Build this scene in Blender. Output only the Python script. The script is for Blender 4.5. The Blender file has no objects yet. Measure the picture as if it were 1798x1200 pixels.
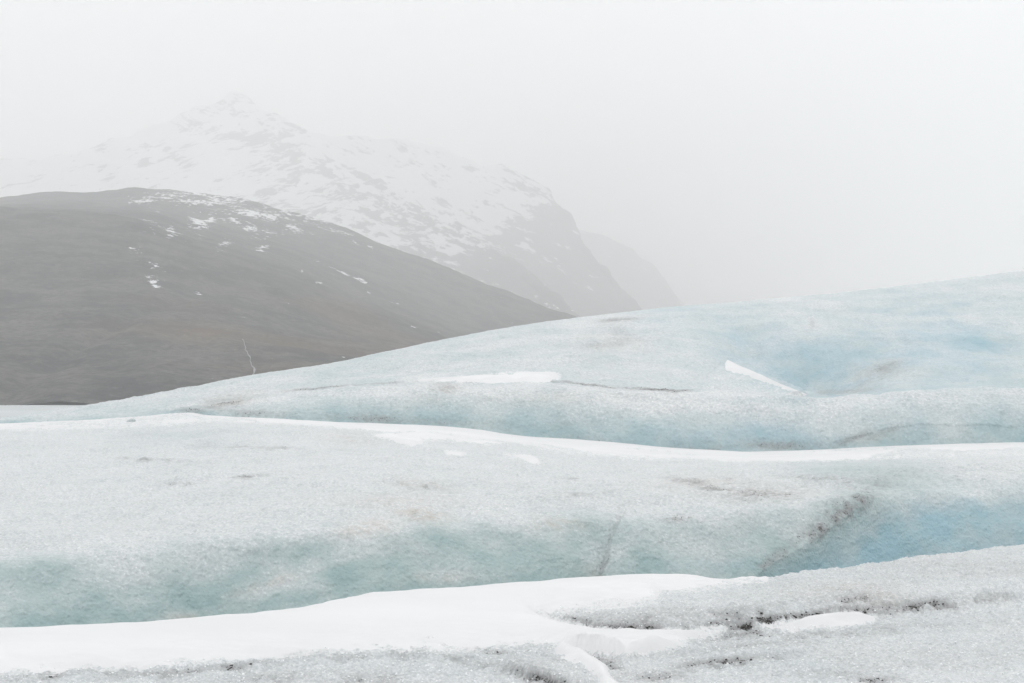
import bpy, math
import numpy as np

# ------------------------------------------------------------------ camera, sky, sun, exposure
sc = bpy.context.scene
COL = sc.collection
F, CU, CV = 2470.0, 899.0, 600.0          # focal length and centre in photograph pixels (1798 x 1200)
ZC = 2.0                                  # eye height above the near ice
PITCH = math.atan(90.0 / F)               # horizon at row 690

cam_d = bpy.data.cameras.new('camera')
cam = bpy.data.objects.new('camera', cam_d)
COL.objects.link(cam)
cam.location = (0, 0, ZC)
cam.rotation_euler = (math.pi / 2 + PITCH, 0, 0)
cam_d.sensor_width = 36.0
cam_d.lens = 36.0 * F / 1798.0
cam_d.clip_start = 0.1
cam_d.clip_end = 60000
sc.camera = cam

w = bpy.data.worlds.new('World')
sc.world = w
w.use_nodes = True
nt = w.node_tree
nt.nodes.clear()
SUN_EL, SUN_AZ = math.radians(52), math.radians(35)   # high behind the cloud, beyond the ridge to the right
out = nt.nodes.new('ShaderNodeOutputWorld')
bg = nt.nodes.new('ShaderNodeBackground'); bg.inputs['Strength'].default_value = 0.1
sky = nt.nodes.new('ShaderNodeTexSky'); sky.sky_type = 'NISHITA'; sky.sun_disc = False
sky.sun_elevation = SUN_EL; sky.sun_rotation = SUN_AZ
# overcast: the luminance of a cloud deck rises from the horizon to the zenith
tc = nt.nodes.new('ShaderNodeTexCoord')
sep = nt.nodes.new('ShaderNodeSeparateXYZ')
mr = nt.nodes.new('ShaderNodeMapRange'); mr.inputs['From Min'].default_value = 0.0; mr.inputs['From Max'].default_value = 1.0
SKY_LOW, SKY_HIGH = 13.7, 13.7
mr.inputs['To Min'].default_value = SKY_LOW; mr.inputs['To Max'].default_value = SKY_HIGH
tint = nt.nodes.new('ShaderNodeVectorMath'); tint.operation = 'SCALE'
tint.inputs[0].default_value = (0.995, 1.0, 1.004)
mix = nt.nodes.new('ShaderNodeMix'); mix.data_type = 'RGBA'; mix.inputs['Factor'].default_value = 0.04
nt.links.new(tc.outputs['Generated'], sep.inputs[0])
nt.links.new(sep.outputs['Z'], mr.inputs['Value'])
nt.links.new(mr.outputs['Result'], tint.inputs['Scale'])
nt.links.new(tint.outputs[0], mix.inputs['A'])
nt.links.new(sky.outputs[0], mix.inputs['B'])
nt.links.new(mix.outputs['Result'], bg.inputs['Color'])
nt.links.new(bg.outputs[0], out.inputs['Surface'])

sd = bpy.data.lights.new('sun', 'SUN'); sd.energy = 0.5; sd.angle = math.radians(50); sd.color = (1.0, 0.97, 0.93)
so = bpy.data.objects.new('sun', sd); COL.objects.link(so)
so.rotation_euler = (math.pi / 2 - SUN_EL, 0, math.pi - SUN_AZ)
so.location = (0, 0, 50)

sc.view_settings.view_transform = 'Standard'
sc.view_settings.look = 'None'
sc.view_settings.gamma = 1.0
sc.view_settings.exposure = 0.0
sc.view_settings.use_curve_mapping = False
sc.render.engine = 'CYCLES'
cy = sc.cycles
cy.max_bounces = 8; cy.diffuse_bounces = 4; cy.glossy_bounces = 2; cy.transmission_bounces = 2; cy.volume_bounces = 6
cy.use_denoising = True
cy.sample_clamp_indirect = 6.0
HAZE = 0.00030

# ------------------------------------------------------------------ numeric helpers
rng = np.random.default_rng(7)
PERM = rng.permutation(4096).astype(np.int64)
GR = rng.normal(size=(4096, 3)); GR /= np.linalg.norm(GR, axis=1)[:, None]
GR = GR.astype(np.float32)

def hsh(i, j, k):
    return PERM[(PERM[(PERM[i & 4095] + j) & 4095] + k) & 4095]

def noise(x, y, z):
    x, y, z = np.broadcast_arrays(x, y, z)
    xi = np.floor(x).astype(np.int64); yi = np.floor(y).astype(np.int64); zi = np.floor(z).astype(np.int64)
    xf = (x - xi).astype(np.float32); yf = (y - yi).astype(np.float32); zf = (z - zi).astype(np.float32)
    fx = xf**3*(xf*(xf*6-15)+10); fy = yf**3*(yf*(yf*6-15)+10); fz = zf**3*(zf*(zf*6-15)+10)
    def g(a, b, c):
        h = GR[hsh(xi + a, yi + b, zi + c)]
        return h[..., 0]*(xf-a) + h[..., 1]*(yf-b) + h[..., 2]*(zf-c)
    def L(a, b, t): return a + (b-a)*t
    return 1.5 * L(L(L(g(0,0,0), g(1,0,0), fx), L(g(0,1,0), g(1,1,0), fx), fy),
                   L(L(g(0,0,1), g(1,0,1), fx), L(g(0,1,1), g(1,1,1), fx), fy), fz)

def fbm(P, wl, octaves=3, gain=0.5, lac=2.07, off=0.0, stretch=(1, 1, 1)):
    r = 0; a = 1.0; f = 1.0 / wl
    for o in range(octaves):
        r = r + a * noise(P[..., 0]*f/stretch[0] + off + 13.1*o, P[..., 1]*f/stretch[1] - off + 7.7*o, P[..., 2]*f/stretch[2] + 3.3*off + 5.1*o)
        a *= gain; f *= lac
    return r

def billow(P, wl, octaves=2, gain=0.5, off=0.0, stretch=(1, 1, 1)):
    r = 0; a = 1.0; f = 1.0 / wl
    for o in range(octaves):
        n = noise(P[..., 0]*f/stretch[0] + off + 3.1*o, P[..., 1]*f/stretch[1] + off*1.7 + 9.7*o, P[..., 2]*f/stretch[2] - off)
        r = r + a * (np.sqrt(n*n + 0.004) * 2 - 0.55); a *= gain; f *= 2.13
    return r

def sstep(a, b, x):
    t = np.clip((x - a) / (b - a), 0, 1)
    return t*t*(3 - 2*t)

def pchip(xk, yk, x):
    """monotone cubic through (xk, yk); yk may be (n,) or (n, ...) evaluated at 1-d x"""
    xk = np.asarray(xk, float); yk = np.asarray(yk, float)
    sh = (-1,) + (1,)*(yk.ndim-1)
    h = np.diff(xk).reshape(sh); d = np.diff(yk, axis=0) / h
    m = np.zeros_like(yk)
    w1 = 2*h[1:] + h[:-1]; w2 = h[1:] + 2*h[:-1]
    same = d[1:]*d[:-1] > 0
    with np.errstate(divide='ignore', invalid='ignore'):
        hm = (w1 + w2) / (w1/d[:-1] + w2/d[1:])
    m[1:-1] = np.where(same, hm, 0)
    m[0] = d[0]; m[-1] = d[-1]
    i = np.clip(np.searchsorted(xk, x, side='right') - 1, 0, len(xk)-2)
    t = ((x - xk[i]) / (xk[i+1]-xk[i])).reshape(sh); hh = (xk[i+1]-xk[i]).reshape(sh)
    t2 = t*t; t3 = t2*t
    return (2*t3-3*t2+1)*yk[i] + (t3-2*t2+t)*hh*m[i] + (-2*t3+3*t2)*yk[i+1] + (t3-t2)*hh*m[i+1]

def curve(*pts):
    xs = [p[0] for p in pts]; ys = [p[1] for p in pts]
    def f(u):
        u = np.asarray(u, float)
        return pchip(xs, ys, np.clip(u, xs[0], xs[-1]).ravel()).reshape(u.shape)
    return f

cp, sp = math.cos(PITCH), math.sin(PITCH)

def unproj(u, v, Y):
    a = (600.0 - v) / F
    t = Y / (cp - a*sp)
    return np.stack(np.broadcast_arrays((u - CU)/F*t, Y + 0*t, ZC + (sp + a*cp)*t), axis=-1)

def unz(u, z, Y):
    """point in column u at height z, distance Y"""
    t = Y*cp + (z - ZC)*sp
    return np.stack(np.broadcast_arrays((u - CU)/F*t, Y + 0*t, z + 0*t), axis=-1)

def proj(P):
    dz = P[..., 2] - ZC
    fwd = P[..., 1]*cp + dz*sp
    fwd = np.maximum(fwd, 0.05)
    up = dz*cp - P[..., 1]*sp
    return CU + F*P[..., 0]/fwd, 600.0 - F*up/fwd

def normals(G):
    a = np.gradient(G, axis=1); b = np.gradient(G, axis=0)
    n = np.cross(a, b)
    n /= np.linalg.norm(n, axis=-1, keepdims=True) + 1e-9
    return n          # columns left to right, rows front to back: n points up

def loft(stations, rows):
    """stations: list of (ncol,3) arrays; rows: rows per interval"""
    S = np.stack(stations)
    d = np.linalg.norm(np.diff(S, axis=0), axis=-1).mean(axis=1)
    s = np.concatenate([[0], np.cumsum(d)])
    q = [np.linspace(s[i], s[i+1], n, endpoint=False) for i, n in enumerate(rows)]
    q = np.concatenate(q + [[s[-1]]])
    return pchip(s, S, q)

def sdf_poly(u, v, poly):
    """signed distance in pixels, positive inside"""
    P = np.asarray(poly, float)
    d2 = np.full(u.shape, 1e12); inside = np.zeros(u.shape, bool)
    n = len(P)
    for i in range(n):
        ax, ay = P[i]; bx, by = P[(i+1) % n]
        ex, ey = bx-ax, by-ay
        t = np.clip(((u-ax)*ex + (v-ay)*ey) / (ex*ex+ey*ey+1e-9), 0, 1)
        dx = u-ax-t*ex; dy = v-ay-t*ey
        d2 = np.minimum(d2, dx*dx+dy*dy)
        c = ((ay > v) != (by > v)) & (u < (bx-ax)*(v-ay)/(by-ay+1e-12)+ax)
        inside ^= c
    d = np.sqrt(d2)
    return np.where(inside, d, -d)

def blobs(u, v, lst):
    """soft ellipses (u, v, half width, half height, tilt in degrees, strength)"""
    r = np.zeros(u.shape)
    for (bu, bv, ru, rv, an, st) in lst:
        c, s = math.cos(math.radians(an)), math.sin(math.radians(an))
        x = ((u-bu)*c + (v-bv)*s)/ru; y = (-(u-bu)*s + (v-bv)*c)/rv
        r = np.maximum(r, st*np.exp(-(x*x+y*y)*1.2))
    return r

# ------------------------------------------------------------------ mesh building
def largest_piece(keep):
    """the biggest connected patch of a grid mask, so that one drift is one piece"""
    f = keep[:-1, :-1] | keep[1:, :-1] | keep[:-1, 1:] | keep[1:, 1:]
    todo = set(map(tuple, np.argwhere(f)))
    best = []
    while todo:
        st = [todo.pop()]; comp = []
        while st:
            i, j = st.pop(); comp.append((i, j))
            for q in ((i-1, j), (i+1, j), (i, j-1), (i, j+1)):
                if q in todo:
                    todo.remove(q); st.append(q)
        if len(comp) > len(best): best = comp
    sel = np.zeros(f.shape, bool)
    b = np.array(best); sel[b[:, 0], b[:, 1]] = True
    out = np.zeros(keep.shape, bool)
    # a face is kept when any corner is kept: keep only corners whose kept faces all belong to the patch
    near = np.zeros(keep.shape, bool); bad = np.zeros(keep.shape, bool)
    for a in (0, 1):
        for c in (0, 1):
            near[a:a+f.shape[0], c:c+f.shape[1]] |= sel
            bad[a:a+f.shape[0], c:c+f.shape[1]] |= f & ~sel
    return keep & near & ~bad

def mesh_grid(name, G, mat, attrs=None, keep=None, smooth=True):
    nr, nc = G.shape[:2]
    V = G.reshape(-1, 3)
    idx = np.arange(nr*nc).reshape(nr, nc)
    Q = np.stack([idx[:-1, :-1], idx[:-1, 1:], idx[1:, 1:], idx[1:, :-1]], axis=-1).reshape(-1, 4)
    if keep is not None:
        k = largest_piece(keep).reshape(-1)
        Q = Q[k[Q].any(axis=1)]
        used = np.zeros(len(V), bool); used[Q] = True
        new = np.cumsum(used) - 1
        V = V[used]; Q = new[Q]
        attrs = {a: x.reshape(-1)[used] for a, x in (attrs or {}).items()}
    return raw_mesh(name, V, Q, mat, attrs, smooth)

def raw_mesh(name, V, Q, mat, attrs=None, smooth=True):
    m = bpy.data.meshes.new(name)
    n = Q.shape[1]
    m.vertices.add(len(V)); m.vertices.foreach_set('co', np.ascontiguousarray(V, np.float32).ravel())
    m.loops.add(Q.size); m.loops.foreach_set('vertex_index', np.ascontiguousarray(Q, np.int32).ravel())
    m.polygons.add(len(Q)); m.polygons.foreach_set('loop_start', np.arange(0, Q.size, n, dtype=np.int32))
    m.update(calc_edges=True)
    m.polygons.foreach_set('use_smooth', np.full(len(Q), smooth))
    for a, x in (attrs or {}).items():
        at = m.attributes.new(a, 'FLOAT', 'POINT')
        at.data.foreach_set('value', np.ascontiguousarray(np.asarray(x, np.float32).ravel()))
    m.materials.append(mat)
    m.validate()
    o = bpy.data.objects.new(name, m)
    COL.objects.link(o)
    return o

def tag(o, label, cat=None, kind=None, group=None):
    o['label'] = label
    if cat: o['category'] = cat
    if kind: o['kind'] = kind
    if group: o['group'] = group
    return o

# ------------------------------------------------------------------ materials
class NT:
    def __init__(self, name):
        self.m = bpy.data.materials.new(name); self.m.use_nodes = True
        self.t = self.m.node_tree
        self.b = self.t.nodes['Principled BSDF']
        self.tc = self.t.nodes.new('ShaderNodeTexCoord')
    def n(self, kind, **kw):
        x = self.t.nodes.new(kind)
        for k, v in kw.items(): setattr(x, k, v)
        return x
    def link(self, a, b): self.t.links.new(a, b)
    def val(self, x, sock):
        if isinstance(x, (int, float)): sock.default_value = x
        elif isinstance(x, tuple): sock.default_value = x if len(x) == 4 or sock.type == 'VECTOR' else x + (1,)
        else: self.link(x, sock)
    def attr(self, name):
        a = self.n('ShaderNodeAttribute'); a.attribute_name = name
        return a.outputs['Fac']
    def noise(self, scale, detail=3, rough=0.55, stretch=None, vec=None):
        x = self.n('ShaderNodeTexNoise'); x.inputs['Scale'].default_value = scale
        x.inputs['Detail'].default_value = detail; x.inputs['Roughness'].default_value = rough
        src = vec or self.tc.outputs['Object']
        if stretch:
            mp = self.n('ShaderNodeMapping'); mp.inputs['Scale'].default_value = stretch
            self.link(src, mp.inputs['Vector']); src = mp.outputs[0]
        self.link(src, x.inputs['Vector'])
        return x.outputs['Fac']
    def voronoi(self, scale, out='Distance', feature='F1'):
        x = self.n('ShaderNodeTexVoronoi'); x.feature = feature; x.inputs['Scale'].default_value = scale
        self.link(self.tc.outputs['Object'], x.inputs['Vector'])
        return x.outputs[out]
    def math(self, op, a, b=0.0, clamp=False):
        x = self.n('ShaderNodeMath', operation=op); x.use_clamp = clamp
        self.val(a, x.inputs[0]); self.val(b, x.inputs[1]); return x.outputs[0]
    def ramp(self, x, a, b, lo=0.0, hi=1.0):
        r = self.n('ShaderNodeMapRange'); r.interpolation_type = 'SMOOTHSTEP'
        self.val(x, r.inputs['Value']); r.inputs['From Min'].default_value = a; r.inputs['From Max'].default_value = b
        r.inputs['To Min'].default_value = lo; r.inputs['To Max'].default_value = hi
        return r.outputs['Result']
    def mix(self, f, a, b):
        x = self.n('ShaderNodeMix', data_type='RGBA')
        self.val(f, x.inputs['Factor']); self.val(a, x.inputs['A']); self.val(b, x.inputs['B'])
        return x.outputs['Result']
    def bump(self, h, strength, dist, normal=None):
        x = self.n('ShaderNodeBump'); x.inputs['Strength'].default_value = strength; x.inputs['Distance'].default_value = dist
        self.link(h, x.inputs['Height'])
        if normal is not None: self.link(normal, x.inputs['Normal'])
        return x.outputs[0]
    def done(self, col, rough=0.6, spec=0.3, normal=None):
        self.val(col, self.b.inputs['Base Color']); self.val(rough, self.b.inputs['Roughness'])
        self.b.inputs['Specular IOR Level'].default_value = spec
        if normal is not None: self.link(normal, self.b.inputs['Normal'])
        return self.m

def ice_material(name, grain):
    """weathered white crust over blue ice; attributes: blue (clean ice exposed), cyan (hue), dirt, tan"""
    k = NT(name)
    blue = k.attr('blue'); cyan = k.attr('cyan'); dirt = k.attr('dirt'); tan = k.attr('tan'); dust = k.attr('dust')
    n1 = k.noise(1.1/grain*0.05, 6, 0.62)
    n2 = k.noise(0.9/grain, 4, 0.65)
    n3 = k.noise(0.22/grain, 4, 0.65)
    g1 = k.noise(0.6/grain, 4, 0.75)
    ice = k.mix(cyan, (0.285, 0.382, 0.378), (0.295, 0.447, 0.515))
    ice = k.mix(k.ramp(n1, 0.40, 0.70, 0, 0.6), ice, (0.455, 0.52, 0.516))
    crust = k.mix(k.ramp(n2, 0.38, 0.64), (0.545, 0.568, 0.578), (0.69, 0.696, 0.704))
    fb = k.math('ADD', blue, k.math('MULTIPLY', k.math('SUBTRACT', n3, 0.5), k.ramp(blue, 0.2, 0.8, 0.5, 0.26)), True)
    fb = k.math('ADD', fb, k.math('MULTIPLY', k.math('SUBTRACT', g1, 0.5), k.ramp(blue, 0.2, 0.8, 0.5, 0.2)), True)
    c = k.mix(fb, crust, ice)
    c = k.mix(k.math('MULTIPLY', tan, k.ramp(n3, 0.30, 0.65)), c, (0.47, 0.41, 0.35))
    vor = k.voronoi(1.0/grain)
    # bright crystals in the weathered crust
    c = k.mix(k.math('MULTIPLY', k.ramp(k.noise(1.3/grain, 2, 0.5), 0.60, 0.72, 0, 0.6), k.math('SUBTRACT', 1.0, fb)), c, (0.90, 0.905, 0.91))
    # silt between the grains, then black grit where it is thickest
    dn = k.math('ADD', dirt, k.math('MULTIPLY', k.math('SUBTRACT', g1, 0.5), 0.9))
    c = k.mix(k.math('MULTIPLY', k.ramp(dn, 0.02, 0.85), 0.85), c, (0.245, 0.246, 0.248))
    dn2 = k.math('ADD', dirt, k.math('MULTIPLY', k.math('SUBTRACT', n2, 0.5), 1.5))
    c = k.mix(k.ramp(dn2, 0.78, 1.12, 0, 0.9), c, (0.045, 0.043, 0.04))
    du = k.math('ADD', dust, k.math('ADD', k.math('MULTIPLY', k.math('SUBTRACT', n2, 0.5), 0.9), k.math('MULTIPLY', k.math('SUBTRACT', n3, 0.5), 0.9)))
    c = k.mix(k.math('MULTIPLY', k.ramp(du, 0.34, 0.62), k.ramp(dust, 0.0, 0.08)), c, (0.715, 0.718, 0.725))
    nb = k.bump(vor, 0.55, grain*0.5)
    nb = k.bump(n2, 0.5, grain*0.6, nb)
    k.b.inputs['Subsurface Weight'].default_value = 0.0
    return k.done(c, 0.45, 0.35, nb)

def snow_material(name, grain, a=(0.69, 0.693, 0.70), b=(0.73, 0.73, 0.735)):
    k = NT(name)
    n = k.noise(1.0, 4, 0.5, (0.35, 1.0, 1.0))
    f = k.noise(1/grain, 3, 0.6)
    c = k.mix(k.ramp(n, 0.35, 0.7), a, b)
    return k.done(c, 0.7, 0.15, k.bump(f, 0.12, grain*0.4))

M_ICE_NEAR = ice_material('granular_ice_near', 0.022)
M_ICE_MID = ice_material('granular_ice_middle', 0.045)
M_ICE_FAR = ice_material('granular_ice_ridge', 0.09)
M_SNOW = snow_material('wind_packed_snow', 0.03)

def rock_material(name, scale, rock_a, rock_b, lean, stretch, wl, amp, snow=(0.83, 0.838, 0.85)):
    """'snow' attribute is a signed field; leaning noise breaks its edge ('side' picks the other lean)"""
    k = NT(name)
    s = k.attr('snow'); och = k.attr('ochre'); side = k.attr('side')
    def leaning(a, seed):
        mp = k.n('ShaderNodeMapping', vector_type='TEXTURE')
        mp.inputs['Location'].default_value = (seed, 0, 0)
        mp.inputs['Rotation'].default_value = (0, math.radians(-a), 0); mp.inputs['Scale'].default_value = (stretch, 4.0, 1)
        k.link(k.tc.outputs['Object'], mp.inputs['Vector'])
        return k.noise(1/wl, 6, 0.68, vec=mp.outputs[0])
    na = leaning(lean[0], 0); nb = leaning(lean[1], 900)
    mx = k.n('ShaderNodeMix', data_type='FLOAT')
    k.val(side, mx.inputs['Factor']); k.val(na, mx.inputs['A']); k.val(nb, mx.inputs['B'])
    nn = mx.outputs['Result']
    n = k.noise(1/scale, 6, 0.7)
    n2 = k.noise(0.10/scale, 5, 0.65)
    rock = k.mix(k.ramp(n2, 0.38, 0.60), rock_a, rock_b)
    rock = k.mix(k.ramp(n, 0.38, 0.68, 0, 0.75), rock, (0.03, 0.029, 0.028))
    rock = k.mix(k.ramp(nn, 0.50, 0.70, 0, 0.4), rock, (0.17, 0.16, 0.145))
    rock = k.mix(och, rock, (0.20, 0.125, 0.06))
    f = k.math('ADD', s, k.math('MULTIPLY', k.math('SUBTRACT', nn, 0.5), amp))
    f = k.math('ADD', f, k.math('MULTIPLY', k.math('SUBTRACT', n, 0.5), amp*0.35))
    c = k.mix(k.ramp(f, -0.08, 0.10), rock, snow)
    return k.done(c, 0.9, 0.1, k.bump(n, 0.8, scale*0.8))

M_HILL = rock_material('moorland_hillside', 6.0, (0.125, 0.116, 0.107), (0.048, 0.047, 0.047), (-12, -20), 2.2, 5.0, 3.0)
M_MOUNT = rock_material('snowy_rock', 14.0, (0.095, 0.092, 0.09), (0.06, 0.058, 0.057), (-31, 27), 4.2, 19.0, 3.1)

# ------------------------------------------------------------------ ground beyond the ridge, hill, mountains
def ucols(lo, hi, n): return np.linspace(lo, hi, n)

def ground():
    xs = np.concatenate([np.linspace(-8900, -1200, 30)[:-1], np.linspace(-1200, 1200, 120), np.linspace(1200, 8900, 30)[1:]])
    ys = np.concatenate([np.linspace(-400, 60, 12)[:-1], np.geomspace(60, 11900, 160)])
    X, Y = np.meshgrid(xs, ys)
    P = np.stack([X, Y, 0*X], -1)
    Z = -5.0 + 0.9*fbm(P, 160, 4)*sstep(60, 200, Y)
    P[..., 2] = Z
    d = 0.25 + 0.25*fbm(P, 90, 3)
    o = mesh_grid('glacier_plain', P, M_ICE_FAR, dict(blue=0*X+0.25, cyan=0*X+0.3, dirt=np.clip(d, 0, 1), tan=0*X))
    tag(o, 'dirty grey glacier plain stretching away behind the ice ridge', kind='structure')
ground()

def leaned(G, ang, stretch):
    c, n = math.cos(math.radians(ang)), math.sin(math.radians(ang))
    return np.stack([(G[..., 0]*c + G[..., 2]*n)/stretch, G[..., 1]*0.12, G[..., 2]*c - G[..., 0]*n], -1)

def hill():
    u = ucols(-900, 1500, 760)
    crest = curve((-900, 560), (-600, 470), (-300, 395), (0, 348), (120, 336), (240, 332), (300, 335), (350, 342), (430, 353), (500, 368), (560, 385),
                  (610, 402), (650, 420), (700, 440), (760, 462), (820, 484), (880, 508), (940, 533), (1000, 552), (1100, 592), (1300, 655), (1500, 690))(u)
    fold = curve((-900, 600), (-300, 400), (0, 375), (240, 392), (360, 425), (480, 468), (600, 520), (700, 560), (800, 600), (900, 635), (1100, 668), (1500, 696))(u)
    fold = np.maximum(fold, crest + 10)
    cy_ = curve((-900, 3000), (240, 3350), (600, 3250), (1000, 3100), (1500, 2900))(u)
    st = [unz(u, -6.0, 0*u+740), unproj(u, 0.15*fold+0.85*692, 0*u+880), unproj(u, 0.55*fold + 0.45*690, 0*u + 1260), unproj(u, fold, 0*u+1820),
          unproj(u, fold-3, 0*u+1900), unproj(u, 0.5*fold+0.5*crest, 0.5*cy_+0.5*1900), unproj(u, crest+3, cy_-120), unproj(u, crest, cy_)]
    b1 = st[-1].copy(); b1[:, 1] += 350; b1[:, 2] -= 30
    b2 = st[-1].copy(); b2[:, 1] += 1200; b2[:, 2] = -8
    G = loft(st + [b1, b2], [8, 40, 40, 10, 34, 34, 12, 4, 4])
    N = normals(G)
    D = 9*fbm(G, 260, 3, off=2) + 4.0*fbm(G, 50, 4, off=4) - 7*np.exp(-(fbm(leaned(G, -34, 3.0), 210, 2, off=6)/0.10)**2)
    uu, vv = proj(G)
    fade = np.clip((crest[None, :]*0 + 1), 0, 1)
    G2 = G + N*D[..., None]*0.75
    # snow: rare patches, dense streaks just under the crest
    below = vv - crest[None, :]
    near_top = np.exp(-np.clip(below, 0, None)/22.0)*sstep(230, 330, uu)*(1-sstep(560, 680, uu))
    streak = fbm(G2, 95, 3, off=11, stretch=(2.2, 1, 0.35))
    patch = fbm(G2, 40, 3, off=21, stretch=(2.0, 2.0, 0.8))
    B = blobs(uu, vv, [(310, 341, 70, 4, 2, .8), (400, 352, 90, 6, 7, .9), (500, 372, 60, 5, 13, .9), (600, 402, 50, 3, 20, .7), (280, 372, 30, 3, 25, .7), (265, 388, 30, 4, 20, .7), (250, 415, 30, 4, 20, .7), (470, 400, 40, 8, 10, .8), (410, 385, 40, 4, 10, .7), (350, 392, 22, 26, -70, 1.0), (372, 380, 14, 10, 0, .9), (300, 405, 20, 14, 10, .75), (262, 400, 26, 12, 10, .7), (345, 355, 90, 9, 6, .9), (255, 350, 40, 9, 3, .85), (285, 345, 60, 4, 2, .75),
                       (455, 377, 95, 9, 8, .95), (445, 398, 30, 12, 10, .85), (515, 395, 22, 12, 20, .85), (460, 415, 26, 7, 10, .8), (560, 393, 30, 6, 24, .8), (462, 437, 20, 8, 10, .75), (395, 427, 20, 9, -30, .65),
                       (270, 470, 45, 9, 18, .8), (265, 490, 30, 12, 14, .8), (300, 478, 30, 5, 18, .75), (348, 505, 30, 5, 5, .55), (275, 500, 20, 5, 5, .8), (240, 432, 20, 14, 0, .7),
                       (560, 465, 26, 3, 24, .95), (600, 482, 22, 3, 24, .95), (634, 495, 22, 4, 24, .9), (530, 478, 3, 8, 0, .8), (556, 498, 14, 4, -20, .85), (648, 512, 5, 6, 0, .8), (690, 530, 16, 3, 24, .8),
                       (625, 425, 14, 3, 30, .8), (650, 430, 12, 3, 30, .8), (725, 580, 10, 5, 0, .75), (770, 588, 5, 4, 0, .7), (602, 625, 5, 3, 0, .6)])
    fine = fbm(leaned(G2, -10, 3.2), 13, 4, gain=0.7, off=27)
    snow = -0.72 + 0.80*np.maximum(B, 0.75*near_top) + (0.30*np.maximum(streak, patch*0.9) + 0.45*fine)*np.clip(B*1.5 + near_top*0.8, 0.0, 1)
    och = np.clip(blobs(uu, vv, [(340, 585, 150, 22, 3, .55), (520, 600, 220, 18, 6, .5), (620, 560, 180, 30, 20, .35), (430, 640, 160, 14, 3, .3), (300, 540, 100, 20, 5, .3), (700, 605, 140, 12, 6, .35)]) * (0.35 + 0.9*fbm(G2, 60, 3, off=31, stretch=(3, 3, .5))), 0, 1)
    o = mesh_grid('hill', G2, M_HILL, dict(snow=snow, ochre=och, side=0*snow))
    tag(o, 'dark brown rounded hill with scattered snow streaks on the left', kind='structure')
    return crest
hill()

def mountain(name, label, u, crest_pts, y_top, y_low, v_top, v_low, snow_fn, back=1500, rows=150, rel=1.0, base_drop=140):
    crest = curve(*crest_pts)(u)
    def Yv(v): return y_low + (v_low - v)/(v_low - v_top)*(y_top - y_low)
    cy_ = np.clip(Yv(crest), y_low*0.93, None)
    st = [unz(u, -7.0, 0*u + y_low*0.80)]
    fr = [0.0, 0.25, 0.5, 0.75, 0.93, 1.0]
    y0 = y_low*0.86
    for f in fr:
        v = (690-8)*(1-f) + crest*f
        st.append(unproj(u, v, y0 + (cy_-y0)*f))
    c = st[-1]
    b1 = c.copy(); b1[:, 1] += back*0.25; b1[:, 2] = b1[:, 2]*0.93
    b2 = c.copy(); b2[:, 1] += back; b2[:, 2] = -7.5
    n = rows//6
    G = loft(st + [b1, b2], [6, n, n, n, n, n//2, 6, 6])
    N = normals(G)
    uu, vv = proj(G)
    # gullies and spurs: ridged noise leaning down to the right
    q = np.stack([G[..., 0]*0.80 + G[..., 2]*0.85, G[..., 1]*0.3, G[..., 2]*0.55 - G[..., 0]*0.35], -1)
    r1 = 1 - np.abs(fbm(q, 420, 3, off=5))*2
    r2 = fbm(G, 130, 4, off=8)
    D = rel*(55*r1 + 26*r2)
    G2 = G + N*D[..., None]*0.55
    uu, vv = proj(G2)
    snow, side = snow_fn(G2, q, uu, vv, crest[None, :])
    o = mesh_grid(name, G2, M_MOUNT, dict(snow=snow, ochre=0*snow, side=side))
    tag(o, label, kind='structure')

def streaks(q, G, wl, off):
    # bands of rock along the fall of the ridge
    qq = np.stack([q[..., 0]/6.0, q[..., 1], q[..., 2]], -1)
    return qq

def snow_peak(G, q, u, v, crest):
    dn = fbm(leaned(G, -31, 4.0), 46, 4, gain=0.65, off=3)          # bands running down along the ridge
    up = fbm(leaned(G, 27, 3.0), 60, 4, gain=0.62, off=17)          # ledges on the left flank
    rid = np.interp(u, [300, 430, 500, 560, 700, 830, 900], [190, 172, 215, 262, 345, 430, 480])
    side = sstep(-10, 40, (v - rid) - 28)
    a = dn*(1-side) + up*side
    lowr = sstep(540, 700, u + 0.2*(v-330))
    a = a*(1-lowr) + dn*lowr
    b = fbm(G, 120, 4, gain=0.6, off=29)
    rock = blobs(u, v, [(465, 245, 60, 22, 14, 1.0), (430, 236, 30, 14, -20, .9), (505, 268, 50, 26, 10, 1.0), (530, 298, 50, 18, -10, .9), (575, 300, 55, 22, 28, .9), (430, 200, 45, 14, 10, .75), (475, 285, 40, 14, -20, .85),
                        (395, 183, 50, 10, -18, .8), (460, 195, 45, 8, 40, 1.0), (520, 225, 50, 9, 34, .9), (265, 258, 22, 10, -10, 1.0), (300, 268, 22, 10, 38, 1.05), (253, 286, 18, 9, -30, 1.05), (280, 276, 20, 8, 10, .8),
                        (500, 330, 50, 16, -22, .9), (570, 335, 60, 18, 12, .9), (620, 340, 60, 24, 24, .9), (640, 310, 60, 12, 30, .9), (660, 370, 60, 18, 28, .85), (345, 222, 40, 14, 5, .8), (560, 370, 14, 20, 60, .8), (540, 360, 60, 14, 0, .7), (400, 240, 40, 10, 5, .75), (620, 395, 60, 12, 30, .7)])
    low = 0.62*sstep(545, 760, u)*sstep(300, 400, v) + 0.75*sstep(-30, 60, (u-800)*0.55 + (v-440)*0.85)
    s = 0.46 - 0.92*rock*(0.75 + 0.9*fbm(G, 60, 3, gain=0.7, off=31)) - 0.74*low + 0.55*a + 0.25*b
    return np.clip(s, -1.2, 1.2), side*(1-lowr)

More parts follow.
